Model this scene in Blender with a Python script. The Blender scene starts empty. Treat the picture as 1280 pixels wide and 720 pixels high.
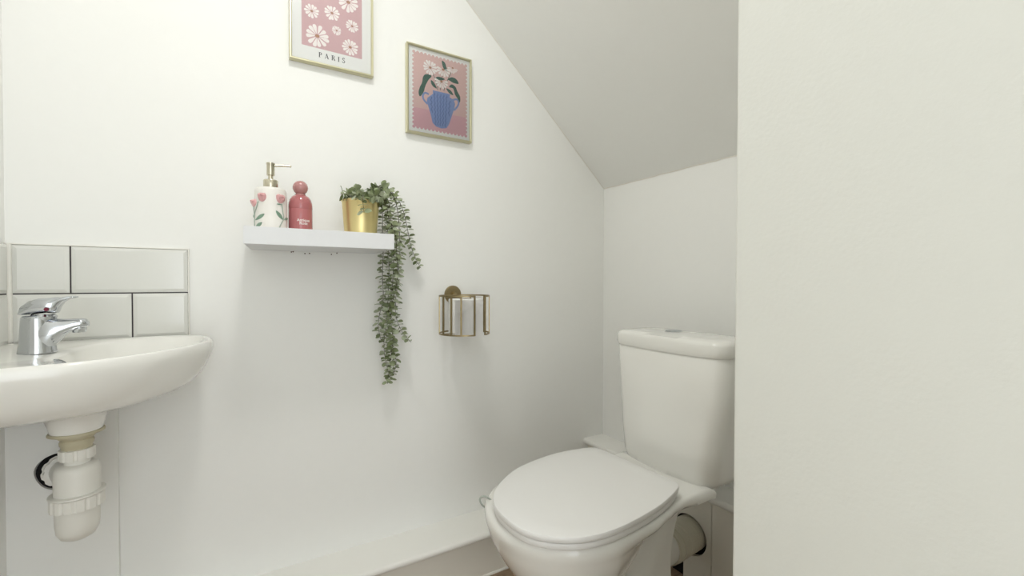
import bpy, bmesh, math, random
from mathutils import Vector, Matrix
random.seed(7)
PI = math.pi
H = 0.885            # eye height above the floor; coordinates below are given with z measured from eye height

# ------------------------------------------------------------------ camera
scn = bpy.context.scene
cam_d = bpy.data.cameras.new('camera'); cam_d.sensor_width = 36.0; cam_d.lens = 555.64 / 1280 * 36.0
cam_d.clip_start = 0.01
cam = bpy.data.objects.new('camera', cam_d); scn.collection.objects.link(cam)
r_ = Vector((0.85525902, -0.51819616, 0.00217878)); f_ = Vector((0.51816723, 0.85514835, -0.01496748)); u_ = Vector((0.00589291, 0.01393004, 0.99988561))
cam.matrix_world = Matrix(((r_.x, u_.x, -f_.x, 0), (r_.y, u_.y, -f_.y, 0), (r_.z, u_.z, -f_.z, H), (0, 0, 0, 1)))
scn.camera = cam

# ------------------------------------------------------------------ light and exposure
w = bpy.data.worlds.new('world'); scn.world = w; w.use_nodes = True
w.node_tree.nodes['Background'].inputs[0].default_value = (0.93, 0.97, 1.0, 1); w.node_tree.nodes['Background'].inputs[1].default_value = 2.7
def area(name, loc, rot, sx, sy, power, col):
    l = bpy.data.lights.new(name, 'AREA'); l.shape = 'RECTANGLE'; l.size = sx; l.size_y = sy; l.energy = power; l.color = col
    o = bpy.data.objects.new(name, l); o.location = loc; o.rotation_euler = rot; scn.collection.objects.link(o); return o
area('doorway_daylight', (-0.16, -0.92, H - 0.25), (PI / 2, 0, 0), 0.56, 1.1, 1.0, (0.96, 0.98, 1.0))
cl = bpy.data.lights.new('added_lamp_light', 'AREA'); cl.shape = 'DISK'; cl.size = 0.20; cl.energy = 6.4; cl.color = (1.0, 0.985, 0.955)  # added source, set at the unseen drum lamp
clo = bpy.data.objects.new('added_lamp_light', cl); clo.location = (0.12, 0.56, H + 1.21); scn.collection.objects.link(clo)
vs = scn.view_settings
scn.display_settings.display_device = 'sRGB'
vs.view_transform = 'Standard'; vs.look = 'None'; vs.gamma = 1; vs.use_curve_mapping = False
vs.exposure = -0.19

# ------------------------------------------------------------------ materials
def srgb(h):
    h = h.lstrip('#'); c = [int(h[i:i + 2], 16) / 255 for i in (0, 2, 4)]
    return tuple([(v / 12.92 if v <= .04045 else ((v + .055) / 1.055) ** 2.4) for v in c]) + (1,)
def mat(name, col, rough=0.5, metal=0.0, bump=0.0, scale=60.0, var=0.0, coat=0.0, spec=0.5, sss=0.0):
    m = bpy.data.materials.new(name); m.use_nodes = True
    nt = m.node_tree; b = nt.nodes['Principled BSDF']
    c = srgb(col); b.inputs['Base Color'].default_value = c
    b.inputs['Roughness'].default_value = rough; b.inputs['Metallic'].default_value = metal
    b.inputs['Coat Weight'].default_value = coat; b.inputs['Coat Roughness'].default_value = 0.08
    b.inputs['Specular IOR Level'].default_value = spec
    if bump or var:
        tc = nt.nodes.new('ShaderNodeTexCoord'); n = nt.nodes.new('ShaderNodeTexNoise')
        n.inputs['Scale'].default_value = scale; n.inputs['Detail'].default_value = 4
        nt.links.new(tc.outputs['Object'], n.inputs['Vector'])
        if bump:
            bp = nt.nodes.new('ShaderNodeBump'); bp.inputs['Strength'].default_value = bump; bp.inputs['Distance'].default_value = 0.002
            nt.links.new(n.outputs['Fac'], bp.inputs['Height']); nt.links.new(bp.outputs['Normal'], b.inputs['Normal'])
        if var:
            n2 = nt.nodes.new('ShaderNodeTexNoise'); n2.inputs['Scale'].default_value = scale * .3; n2.inputs['Detail'].default_value = 2
            nt.links.new(tc.outputs['Object'], n2.inputs['Vector'])
            mx = nt.nodes.new('ShaderNodeMix'); mx.data_type = 'RGBA'
            mx.inputs[6].default_value = tuple(v * (1 - var) for v in c[:3]) + (1,)
            mx.inputs[7].default_value = tuple(min(1, v * (1 + var)) for v in c[:3]) + (1,)
            nt.links.new(n2.outputs['Fac'], mx.inputs[0]); nt.links.new(mx.outputs[2], b.inputs['Base Color'])
    return m
M = {}
M['wall'] = mat('matt_white_emulsion', '#F9F9F5', 0.85, bump=0.06, scale=140, var=0.008, spec=0.25)
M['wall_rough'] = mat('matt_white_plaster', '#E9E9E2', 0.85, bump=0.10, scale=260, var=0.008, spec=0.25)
M['trim'] = mat('satin_white_paint', '#F8F7F1', 0.4, bump=0.05, scale=40)
M['panel'] = mat('painted_panel', '#EEEADF', 0.55, bump=0.05, scale=60)
M['porcelain'] = mat('white_porcelain', '#F5F4EE', 0.10, coat=0.5)
M['seat'] = mat('white_seat_plastic', '#F2F1EE', 0.28)
M['tile'] = mat('white_gloss_tile', '#E6E6E0', 0.10, bump=0.04, scale=12, coat=0.4)
M['grout'] = mat('dark_grout', '#4A4548', 0.9)
M['sealant'] = mat('white_sealant', '#F0EEE6', 0.4)
M['chrome'] = mat('chrome', '#C9CCD0', 0.10, 1.0)
M['steel'] = mat('brushed_champagne_metal', '#CFC8B4', 0.22, 1.0)
M['brass'] = mat('antique_brass', '#9C8D6C', 0.34, 1.0)
M['frame_gold'] = mat('pale_gold_frame', '#DAD5B6', 0.28, 1.0)
M['gold'] = mat('gold_pot', '#E6D69C', 0.38, 1.0, bump=0.03, scale=30)
M['plastic'] = mat('white_waste_plastic', '#ECEAE2', 0.35)
M['plastic_old'] = mat('aged_white_plastic', '#DAD5C4', 0.45, bump=0.1, scale=30)
M['brasswaste'] = mat('cream_washer', '#C4BCA0', 0.5)
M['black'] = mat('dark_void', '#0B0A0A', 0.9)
M['clear'] = mat('grey_clip_plastic', '#A9AFA6', 0.3)
M['shelf'] = mat('white_shelf_foil', '#EAEBEC', 0.45)
M['dirt'] = mat('brown_mark', '#5A4032', 0.9)
M['ceramic'] = mat('speckled_cream_ceramic', '#F0EDE6', 0.3, var=0.03, scale=220, bump=0.05)
M['rose'] = mat('pink_rose_glaze', '#E4AEAE', 0.3, var=0.22, scale=160)
M['roseleaf'] = mat('sage_glaze', '#7E9A85', 0.35, var=0.2, scale=200)
M['rosestem'] = mat('grey_green_glaze', '#A3AFA3', 0.4)
M['pinkglass'] = mat('rose_pink_gloss', '#B36A6C', 0.12, coat=0.5)
M['pinkcap'] = mat('dusty_pink_cap', '#BA8683', 0.22, coat=0.4)
M['white'] = mat('white_ink', '#F5EFEA', 0.5)
M['paper'] = mat('toilet_tissue', '#FBFAF7', 0.95, bump=0.2, scale=150)
M['card'] = mat('white_mount_card', '#EEEFEB', 0.6)
M['print_pink'] = mat('dusty_pink_ink', '#D0ACAE', 0.6, var=0.02, scale=60)
M['print_pink2'] = mat('blush_ink', '#DCBBB5', 0.6, var=0.02, scale=60)
M['print_pink3'] = mat('rose_pink_ink', '#D8AAB1', 0.6)
M['ink'] = mat('black_ink', '#26262A', 0.6)
M['brown_ink'] = mat('brown_ink', '#B08262', 0.6)
M['blue'] = mat('blue_ink', '#8096C4', 0.6)
M['blue2'] = mat('navy_line_ink', '#4A639A', 0.6)
M['green'] = mat('deep_green_ink', '#3F6457', 0.6)
M['leaf_a'] = mat('sage_leaf', '#929C78', 0.55, var=0.25, scale=160)
M['leaf_b'] = mat('dusty_sage_leaf', '#ACB498', 0.6, var=0.2, scale=160)
M['leaf_c'] = mat('olive_leaf', '#78845A', 0.5, var=0.25, scale=160)
M['stem'] = mat('twig', '#4F4A36', 0.7)
M['soil'] = mat('moss', '#4A4A30', 0.95, bump=0.6, scale=120)
M['diffuser'] = mat('lamp_diffuser', '#FFFFFF', 0.5)
# brown wood-look vinyl
def wood():
    m = bpy.data.materials.new('brown_wood_vinyl'); m.use_nodes = True; nt = m.node_tree; b = nt.nodes['Principled BSDF']
    tc = nt.nodes.new('ShaderNodeTexCoord'); mp = nt.nodes.new('ShaderNodeMapping'); mp.inputs['Scale'].default_value = (4, 40, 4)
    n = nt.nodes.new('ShaderNodeTexNoise'); n.inputs['Scale'].default_value = 2.2; n.inputs['Detail'].default_value = 6
    cr = nt.nodes.new('ShaderNodeValToRGB'); cr.color_ramp.elements[0].position = .3; cr.color_ramp.elements[1].position = .7
    cr.color_ramp.elements[0].color = srgb('#8C7560'); cr.color_ramp.elements[1].color = srgb('#B59C80')
    nt.links.new(tc.outputs['Object'], mp.inputs[0]); nt.links.new(mp.outputs[0], n.inputs['Vector']); nt.links.new(n.outputs['Fac'], cr.inputs[0])
    br = nt.nodes.new('ShaderNodeTexBrick'); br.inputs['Scale'].default_value = 1.0; br.inputs['Mortar Size'].default_value = .0015
    br.inputs['Brick Width'].default_value = 1.2; br.inputs['Row Height'].default_value = .15
    br.inputs['Color2'].default_value = (.8, .8, .8, 1); br.inputs['Color1'].default_value = (1, 1, 1, 1); br.inputs['Mortar'].default_value = (.3, .25, .2, 1)
    nt.links.new(tc.outputs['Object'], br.inputs['Vector'])
    mx = nt.nodes.new('ShaderNodeMix'); mx.data_type = 'RGBA'; mx.blend_type = 'MULTIPLY'; mx.inputs[0].default_value = 1
    nt.links.new(cr.outputs[0], mx.inputs[6]); nt.links.new(br.outputs[0], mx.inputs[7]); nt.links.new(mx.outputs[2], b.inputs['Base Color'])
    b.inputs['Roughness'].default_value = .45
    return m
M['wood'] = wood()

# ------------------------------------------------------------------ helpers
ORG = {}
def link(o): scn.collection.objects.link(o)
def thing(name, loc, label, cat, group=None):
    o = bpy.data.objects.new(name, None); link(o); o.empty_display_size = .02
    L = Vector((loc[0], loc[1], loc[2] + H)); o.location = L; ORG[o.name] = L
    o['label'] = label; o['category'] = cat
    if group: o['group'] = group
    return o
def obj(name, bm, mats, parent=None, smooth=True, angle=40, label=None, kind=None, recalc=True):
    """bm holds vertices in eye-height coordinates; links it as one mesh object."""
    if recalc: bmesh.ops.recalc_face_normals(bm, faces=bm.faces)
    for v in bm.verts: v.co.z += H
    if parent is not None: org = ORG[parent.name]
    else:
        xs = [v.co for v in bm.verts]
        org = Vector(((min(c.x for c in xs) + max(c.x for c in xs)) / 2, (min(c.y for c in xs) + max(c.y for c in xs)) / 2, min(c.z for c in xs)))
    for v in bm.verts: v.co -= org
    me = bpy.data.meshes.new(name)
    bm.to_mesh(me); bm.free()
    if not isinstance(mats, (list, tuple)): mats = [mats]
    for m in mats: me.materials.append(m)
    if smooth:
        me.polygons.foreach_set('use_smooth', [True] * len(me.polygons))
        me.set_sharp_from_angle(angle=math.radians(angle))
    o = bpy.data.objects.new(name, me); link(o)
    if parent is not None: o.parent = parent; ORG[o.name] = org     # child local zero = thing's base
    else: o.location = org; ORG[o.name] = org
    if label: o['label'] = label
    if kind: o['kind'] = kind
    return o
def sub(name, bm, mats, part, **k):     # a sub-part: its part's local frame equals the thing's
    return obj(name, bm, mats, part, **k)
def struct(name, bm, m, **k):
    return obj(name, bm, m, None, kind='structure', **k)
def box(bm, x0, x1, y0, y1, z0, z1, bev=0, mi=0):
    vs_ = [bm.verts.new((x, y, z)) for x in (x0, x1) for y in (y0, y1) for z in (z0, z1)]
    fs = [bm.faces.new([vs_[i] for i in q]) for q in ((0, 1, 3, 2), (4, 6, 7, 5), (0, 4, 5, 1), (2, 3, 7, 6), (0, 2, 6, 4), (1, 5, 7, 3))]
    for f in fs: f.material_index = mi
    if bev:
        es = list({e for f in fs for e in f.edges})
        bmesh.ops.bevel(bm, geom=es, offset=bev, segments=3, affect='EDGES', profile=.5)
def loft(bm, rings, cap0=True, cap1=True, closed=True, mi=0):
    R = [[bm.verts.new(p) for p in r] for r in rings]; n = len(R[0])
    for a, b in zip(R, R[1:]):
        for i in range(n if closed else n - 1):
            j = (i + 1) % n
            f = bm.faces.new((a[i], a[j], b[j], b[i])); f.material_index = mi
    if cap0: bm.faces.new(R[0][::-1]).material_index = mi
    if cap1: bm.faces.new(R[-1]).material_index = mi
    return R
def lathe(bm, c, prof, n=40, cap0=True, cap1=True, mi=0, axis='z'):
    rings = []
    for r, h in prof:
        ring = []
        for i in range(n):
            a = 2 * PI * i / n
            if axis == 'z': ring.append((c[0] + r * math.cos(a), c[1] + r * math.sin(a), c[2] + h))
            elif axis == 'y': ring.append((c[0] + r * math.cos(a), c[1] + h, c[2] + r * math.sin(a)))
            else: ring.append((c[0] + h, c[1] + r * math.cos(a), c[2] + r * math.sin(a)))
        rings.append(ring)
    loft(bm, rings, cap0, cap1, mi=mi)
def spline(pts, k=6):
    P = [Vector(p) for p in pts]; out = []
    for i in range(len(P) - 1):
        p0 = P[max(i - 1, 0)]; p1 = P[i]; p2 = P[i + 1]; p3 = P[min(i + 2, len(P) - 1)]
        for s in range(k):
            t = s / k
            out.append(.5 * ((2 * p1) + (-p0 + p2) * t + (2 * p0 - 5 * p1 + 4 * p2 - p3) * t * t + (-p0 + 3 * p1 - 3 * p2 + p3) * t ** 3))
    out.append(P[-1]); return out
def cspline(pts, k=6):      # closed catmull-rom
    P = [Vector(p) for p in pts]; n = len(P); out = []
    for i in range(n):
        p0, p1, p2, p3 = P[i - 1], P[i], P[(i + 1) % n], P[(i + 2) % n]
        for s in range(k):
            t = s / k
            out.append(.5 * ((2 * p1) + (-p0 + p2) * t + (2 * p0 - 5 * p1 + 4 * p2 - p3) * t * t + (-p0 + 3 * p1 - 3 * p2 + p3) * t ** 3))
    return out
def tube(bm, pts, rad, n=10, mi=0, closed=False):
    pts = [Vector(p) for p in pts]; m = len(pts)
    rr = rad if isinstance(rad, (list, tuple)) else [rad] * m
    rings = []; up = None
    for i, p in enumerate(pts):
        if closed: t = pts[(i + 1) % m] - pts[i - 1]
        else: t = pts[min(i + 1, m - 1)] - pts[max(i - 1, 0)]
        t.normalize()
        if up is None:
            up = Vector((0, 0, 1)) if abs(t.z) < .9 else Vector((1, 0, 0))
        s = t.cross(up).normalized(); up = s.cross(t).normalized()
        rings.append([p + (s * math.cos(2 * PI * k / n) + up * math.sin(2 * PI * k / n)) * rr[i] for k in range(n)])
    if closed:
        rings.append(rings[0]); loft(bm, rings, False, False, mi=mi); bmesh.ops.remove_doubles(bm, verts=bm.verts, dist=1e-6)
    else: loft(bm, rings, mi=mi)
def flatpoly(bm, pts, y, t, mi):      # thin inked shape on a print facing -Y: front at y, thickness t backwards
    f = [bm.verts.new((x, y, z)) for x, z in pts]; b = [bm.verts.new((x, y + t, z)) for x, z in pts]
    n = len(pts)
    bm.faces.new(f).material_index = mi
    bm.faces.new(b[::-1]).material_index = mi
    for i in range(n): bm.faces.new((f[i], b[i], b[(i + 1) % n], f[(i + 1) % n])).material_index = mi
def stroke(bm, pts, w, y, t, mi, k=5):
    P = spline([(a, 0, b) for a, b in pts], k); L = []; Rr = []
    for i, p in enumerate(P):
        d = P[min(i + 1, len(P) - 1)] - P[max(i - 1, 0)]; d.normalize(); nrm = Vector((-d.z, 0, d.x)) * w / 2
        L.append((p.x + nrm.x, p.z + nrm.z)); Rr.append((p.x - nrm.x, p.z - nrm.z))
    for i in range(len(P) - 1):
        flatpoly(bm, [L[i], L[i + 1], Rr[i + 1], Rr[i]], y, t, mi)
def ellipse(cx, cz, rx, rz, n=20, rot=0):
    return [(cx + rx * math.cos(a) * math.cos(rot) - rz * math.sin(a) * math.sin(rot), cz + rx * math.cos(a) * math.sin(rot) + rz * math.sin(a) * math.cos(rot)) for a in [2 * PI * i / n for i in range(n)]]
BM = bmesh.new

# ------------------------------------------------------------------ room shell
YW = 1.28; XL = -0.404; XR = 1.187; FL = -H; CE = 1.54
XB = -0.119                       # where the level ceiling turns into the slope
YB = -0.85                        # wall behind the camera
bm = BM(); box(bm, XL - .1, XR + .1, YW, YW + .1, FL, CE); struct('wall_back', bm, M['wall'], smooth=False)
bm = BM(); box(bm, XL - .1, XL, YB - .1, YW, FL, CE); struct('wall_left', bm, M['wall'], smooth=False)
bm = BM(); box(bm, XR, XR + .1, .2, YW, FL, 0.62); struct('wall_right', bm, M['wall'], smooth=False)
# thick partition beside the toilet: its end faces the room
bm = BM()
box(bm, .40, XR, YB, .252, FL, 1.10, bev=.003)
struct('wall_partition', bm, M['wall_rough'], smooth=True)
bm = BM()
box(bm, XL, -0.385, YB - .1, YB, FL, CE); box(bm, .355, .42, YB - .1, YB, FL, CE); box(bm, -0.385, .355, YB - .1, YB, 1.15, CE)
struct('wall_front', bm, M['wall'], smooth=False)
bm = BM(); box(bm, XL - .1, XR + .1, YB - .1, YW + .1, FL - .05, FL); struct('floor', bm, M['wood'], smooth=False)
# ceiling: level part and the slope of the stairs above
bm = BM(); s = -.907; t_ = .06
prof = [(XL - .1, CE), (XB, CE), (XR + .1, CE + s * (XR + .1 - XB)), (XR + .1, CE + s * (XR + .1 - XB) + t_ * 1.4), (XB + .03, CE + t_), (XL - .1, CE + t_)]
loft(bm, [[(x, YB - .1, z) for x, z in prof], [(x, YW + .1, z) for x, z in prof]])
struct('ceiling', bm, M['wall'], smooth=False)
# hairline joint of old filler where the slope meets the back wall
bm = BM()
P = [Vector((x, YW - .0008, CE + s * (x - XB) - .001)) for x in [XB + .01 + i * (XR - XB - .012) / 60 for i in range(61)]]
for p in P: p.z += random.uniform(-.0006, .0006)
tube(bm, P, .0011, 6); struct('trim_1', bm, M['panel'])
bm = BM()
P = [Vector((XR - .0008, .26 + i * (YW - .262) / 50, CE + s * (XR - XB) - .001 + random.uniform(-.001, .001))) for i in range(51)]
tube(bm, P, .0014, 6); struct('trim_2', bm, M['panel'])

# pipe boxing with a ledge along the back wall
def ledge_prof(d0, d1, z):     # d0 wall side, d1 nose; returns (d, z)
    out = [(d0, z), ]
    for i in range(9):
        a = PI / 2 - PI * i / 8
        out.append((d1 + .009 * math.copysign(1, d0 - d1) - .009 * math.cos(a) * math.copysign(1, d0 - d1), z - .010 + .010 * math.sin(a)))
    out.append((d0, z - .020)); return out
ZL = -0.742; ZB = -0.588
bm = BM(); pr = ledge_prof(YW, 1.146, ZL)
loft(bm, [[(XL, d, z) for d, z in pr], [(1.112, d, z) for d, z in pr]]); struct('trim_3', bm, M['trim'])
bm = BM(); box(bm, XL, 1.112, 1.170, YW, FL, ZL - .02); struct('trim_4', bm, M['panel'], smooth=False)
bm = BM(); tube(bm, [(XL, 1.169, FL + .002), (1.112, 1.169, FL + .002)], .0045, 8); struct('trim_5', bm, M['sealant'])
# higher boxing behind the toilet
bm = BM(); pr = ledge_prof(XR, 1.090, ZB)
loft(bm, [[(d, .252, z) for d, z in pr], [(d, YW, z) for d, z in pr]]); struct('trim_6', bm, M['trim'])
bm = BM()
xp = 1.112; hc = (.833, -.738); hr = .057; N = 48
# front sheet with a round hole for the soil pipe
outer = []
y0, y1, z0, z1 = .7615, YW, -.80, ZB - .02
def on_rect(a):
    dx, dz = math.cos(a), math.sin(a); t = 9
    if dx > 0: t = min(t, (y1 - hc[0]) / dx)
    if dx < 0: t = min(t, (y0 - hc[0]) / dx)
    if dz > 0: t = min(t, (z1 - hc[1]) / dz)
    if dz < 0: t = min(t, (z0 - hc[1]) / dz)
    return (hc[0] + dx * t, hc[1] + dz * t)
corn = [math.atan2(z - hc[1], y - hc[0]) for y in (y0, y1) for z in (z0, z1)]
angs = sorted([2 * PI * i / N - PI for i in range(N)] + corn)
inn = [(hc[0] + hr * math.cos(a), hc[1] + hr * math.sin(a)) for a in angs]; outp = [on_rect(a) for a in angs]
loft(bm, [[(xp, y, z) for y, z in outp], [(xp, y, z) for y, z in inn], [(xp + .012, y, z) for y, z in inn], [(xp + .012, y, z) for y, z in outp]], False, False)
box(bm, xp, xp + .012, .252, .7600, FL, ZB - .02)
box(bm, xp, xp + .012, .7615, .852, FL, -.80)
box(bm, xp, xp + .012, .955, YW, FL, -.80)
struct('trim_7', bm, M['panel'], smooth=False)
bm = BM(); box(bm, xp + .020, xp + .024, .60, 1.05, FL + .002, ZB - .03); struct('boxing_shade_sheet', bm, M['black'], smooth=False)  # black sheet standing in for the shade inside the boxing

# shallow pipe boxing under the basin, with the waste hole
bm = BM(); bx0, bx1, by = XL, -.2345, 1.267
bc = (-.326, -.395); br_ = .038
y0, y1, z0, z1 = bx0, bx1, ZL, -.18
hc = bc
corn = [math.atan2(z - hc[1], y - hc[0]) for y in (y0, y1) for z in (z0, z1)]
angs = sorted([2 * PI * i / N - PI for i in range(N)] + corn)
inn = [(hc[0] + br_ * math.cos(a) * (1 + .04 * math.sin(3 * a)), hc[1] + br_ * math.sin(a)) for a in angs]; outp = [on_rect(a) for a in angs]
loft(bm, [[(x, YW, z) for x, z in outp], [(x, by, z) for x, z in outp], [(x, by, z) for x, z in inn], [(x, by + .012, z) for x, z in inn]], False, False)
struct('trim_9', bm, M['wall'], smooth=False)
bm = BM(); lathe(bm, (bc[0], by + .007, bc[1]), [(br_ - .0005, 0), (br_ - .0005, .004)], 32, axis='y'); struct('hole_shade_disc', bm, M['black'])  # black disc, paints the darkness inside the waste hole

# ------------------------------------------------------------------ assumed ceiling lamp (out of frame, added to light the room)
lx, ly = .12, .56
lamp = thing('added_lamp', (lx, ly, 1.34), 'unseen drum lamp added close under the sloped ceiling to light the room', 'lamp')
bm = BM(); lathe(bm, (lx, ly, 0), [(.102, 1.215), (.107, 1.213), (.107, 1.245), (.102, 1.249), (.001, 1.250)], 48, False); obj('drum', bm, M['trim'], lamp)
bm = BM(); lathe(bm, (lx, ly, 0), [(.101, 1.223), (.101, 1.229)], 48); obj('diffuser', bm, M['diffuser'], lamp)
bm = BM(); tube(bm, [(lx, ly, 1.24), (lx, ly, 1.35)], .010, 12); obj('rod', bm, M['trim'], lamp)
# ------------------------------------------------------------------ toilet
toilet = thing('toilet', (.70, .765, FL), 'white close-coupled toilet with closed lid, cistern against the boxed-in back ledge', 'toilet')
LID = [(0.8222, 0.9126), (0.7789, 0.9250), (0.6953, 0.9330), (0.595, 0.9160), (0.532, 0.8890), (0.465, 0.8370), (0.4345, 0.7900), (0.4252, 0.7450), (0.4293, 0.6790), (0.4519, 0.6399), (0.4821, 0.6130), (0.5185, 0.5960), (0.5654, 0.5883), (0.6255, 0.5910), (0.698, 0.6015), (0.7671, 0.6196), (0.8344, 0.6455)]
def resample(P, n):
    Q = [Vector(p) for p in P] + [Vector(P[0])]; L = [0]
    for a, b in zip(Q, Q[1:]): L.append(L[-1] + (b - a).length)
    out = []; j = 0
    for i in range(n):
        d = L[-1] * i / n
        while L[j + 1] < d: j += 1
        out.append(Q[j].lerp(Q[j + 1], (d - L[j]) / (L[j + 1] - L[j])))
    return out
def offset(P, d):      # inward offset for a closed clockwise/ccw loop about its centroid normal
    n = len(P); c = sum(P, Vector((0, 0, 0))) / n; out = []
    for i in range(n):
        t = (P[(i + 1) % n] - P[i - 1]).normalized(); nn = Vector((-t.y, t.x, 0))
        if nn.dot(c - P[i]) < 0: nn = -nn
        out.append(P[i] + nn * d)
    return out
def smoothloop(P, it):
    n = len(P)
    for _ in range(it): P = [(P[i - 1] + P[i] * 2 + P[(i + 1) % n]) / 4 for i in range(n)]
    return P
# hinge end is nearly straight with small corners
base = []
o = spline([(x, y, 0) for x, y in LID], 6)
o = o + [o[-1].lerp(o[0], k / 8) for k in range(1, 8)]
lid2d = smoothloop(resample(o, 160), 8)
def lifted(P, z): return [(p.x, p.y, z) for p in P]
def slab(bm, P, z0, z1, r, dome=0.0):
    rings = [lifted(offset(P, r), z0), lifted(offset(P, r * .3), z0 + r * .3), lifted(P, z0 + r), lifted(P, z1 - r), lifted(offset(P, r * .3), z1 - r * .3), lifted(offset(P, r), z1)]
    c = sum(P, Vector((0, 0, 0))) / len(P)
    for k in (.85, .6, .3, .02):
        rings.append([(c.x + (p.x - c.x) * k, c.y + (p.y - c.y) * k, z1 + dome * (1 - k * k)) for p in offset(P, r)])
    loft(bm, rings)
bm = BM(); slab(bm, lid2d, -.4625, -.4500, .0028, .0015); obj('lid', bm, M['seat'], toilet)
bm = BM(); slab(bm, offset(lid2d, .0035), -.4765, -.4640, .003); obj('seat', bm, M['seat'], toilet)
for y in (.70, .85):
    bm = BM(); tube(bm, [(.838, y - .018, -.468), (.838, y + .018, -.468)], .0085, 20); tube(bm, [(.846, y, -.4865), (.842, y, -.468)], .008, 16)
    obj('hinge', bm, M['chrome'], toilet)
# pan: rings that follow a half width along x
def hw(tab, x):
    if x <= tab[0][0]: return tab[0][1]
    for (a, b), (c, d) in zip(tab, tab[1:]):
        if x <= c:
            t = (x - a) / (c - a); t = t * t * (3 - 2 * t) * .5 + t * .5
            return b + (d - b) * t
    return tab[-1][1]
YC = .762
def sect(x0, x1, bw, xm, tab, skew=0.0):
    """x0 front tip, xm where the elliptic front reaches half width bw, tab = five half widths behind xm, x1 rear end"""
    half = []; m = 40
    for i in range(m + 1):
        a = (PI / 2) * i / m; half.append((xm - (xm - x0) * math.cos(a), bw * math.sin(a) ** .92 if i else 0))
    K = [(xm, bw)] + tab + [(x1, tab[-1][1])]
    q = [Vector((x, h, 0)) for x, h in K]
    for j in range(len(K) - 1):
        p0 = q[max(j - 1, 0)]; p1, p2 = q[j], q[j + 1]; p3 = q[min(j + 2, len(q) - 1)]
        for i in range(1, 9):
            s_ = i / 8
            d1 = (p2 - p0) / max(1e-6, (p2.x - p0.x)) * (p2.x - p1.x); d2 = (p3 - p1) / max(1e-6, (p3.x - p1.x)) * (p2.x - p1.x)
            h00 = 2 * s_ ** 3 - 3 * s_ ** 2 + 1; h10 = s_ ** 3 - 2 * s_ ** 2 + s_; h01 = -2 * s_ ** 3 + 3 * s_ ** 2; h11 = s_ ** 3 - s_ ** 2
            half.append((p1.x + (p2.x - p1.x) * s_, p1.y * h00 + d1.y * h10 * .8 + p2.y * h01 + d2.y * h11 * .8))
    def yc(x): return YC + skew * (x - x0)
    right = [(x, yc(x) - h) for x, h in half]; left = [(x, yc(x) + h) for x, h in half]
    rr = half[-1][1]
    end = [(x1, yc(x1) - rr + 2 * rr * k / 8) for k in range(1, 8)]
    return right + end + left[::-1][:-1]
bm = BM()
S = [  # z, x0, xm, bw, tab, x1
 (-.4790, .4400, .60, .160, [(.70, .157), (.76, .145), (.80, .134), (.84, .128), (.88, .128)], .905),
 (-.4800, .4330, .60, .167, [(.70, .162), (.76, .150), (.80, .139), (.84, .133), (.88, .132)], .925),
 (-.4860, .4270, .60, .172, [(.70, .167), (.76, .154), (.80, .143), (.84, .137), (.88, .136)], .940),
 (-.4960, .4250, .60, .173, [(.70, .166), (.76, .152), (.80, .142), (.84, .137), (.88, .137)], .946),
 (-.5050, .4260, .60, .172, [(.70, .160), (.76, .145), (.79, .134), (.83, .130), (.88, .136)], .946),
 (-.5110, .4275, .60, .170, [(.70, .152), (.76, .124), (.785, .098), (.82, .088), (.87, .104)], .942),
 (-.5180, .4295, .60, .168, [(.70, .144), (.76, .100), (.782, .066), (.82, .046), (.88, .060)], .935),
 (-.5400, .4370, .60, .163, [(.69, .137), (.75, .094), (.775, .054), (.82, .034), (.89, .056)], .926),
 (-.5700, .4520, .60, .152, [(.68, .126), (.735, .086), (.760, .048), (.81, .034), (.875, .054)], .914),
 (-.6100, .4780, .60, .133, [(.67, .108), (.715, .076), (.742, .045), (.79, .034), (.85, .057)], .895),
 (-.6500, .5080, .60, .110, [(.655, .092), (.695, .067), (.722, .043), (.77, .035), (.825, .060)], .880),
 (-.7000, .5420, .61, .088, [(.65, .074), (.675, .057), (.700, .043), (.74, .038), (.795, .064)], .874),
 (-.7600, .5600, .62, .077, [(.65, .068), (.670, .060), (.695, .052), (.73, .050), (.780, .070)], .873),
 (-.8200, .5550, .63, .083, [(.66, .079), (.685, .074), (.710, .069), (.74, .068), (.790, .079)], .875),
 (-.8700, .5400, .64, .097, [(.67, .095), (.700, .093), (.730, .090), (.76, .089), (.800, .090)], .879),
 (-.8850, .5370, .64, .100, [(.67, .098), (.700, .096), (.730, .094), (.76, .092), (.800, .092)], .881)]
base_r = [[Vector((x, y, z)) for x, y in sect(x0, x1, bw, xm, tab, skew=.02)] for z, x0, xm, bw, tab, x1 in S]
rings = []
for j in range(len(base_r) - 1):
    A_, B_ = base_r[j], base_r[j + 1]; P_, Q_ = base_r[max(j - 1, 0)], base_r[min(j + 2, len(base_r) - 1)]
    kk = 1 if j < 5 else 4
    for i in range(kk):
        s_ = i / kk; row = []
        dz = (B_[0].z - A_[0].z)
        for pa, pb, pp_, pq in zip(A_, B_, P_, Q_):
            if kk == 1: row.append(pa.copy()); continue
            d1 = (pb - pp_) / (pb.z - pp_.z) * dz; d2 = (pq - pa) / (pq.z - pa.z) * dz
            row.append(pa * (2 * s_ ** 3 - 3 * s_ ** 2 + 1) + d1 * (s_ ** 3 - 2 * s_ ** 2 + s_) + pb * (-2 * s_ ** 3 + 3 * s_ ** 2) + d2 * (s_ ** 3 - s_ ** 2))
        rings.append(row)
rings.append(base_r[-1])
loft(bm, rings)
pan = obj('pan', bm, M['porcelain'], toilet, angle=70)
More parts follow.
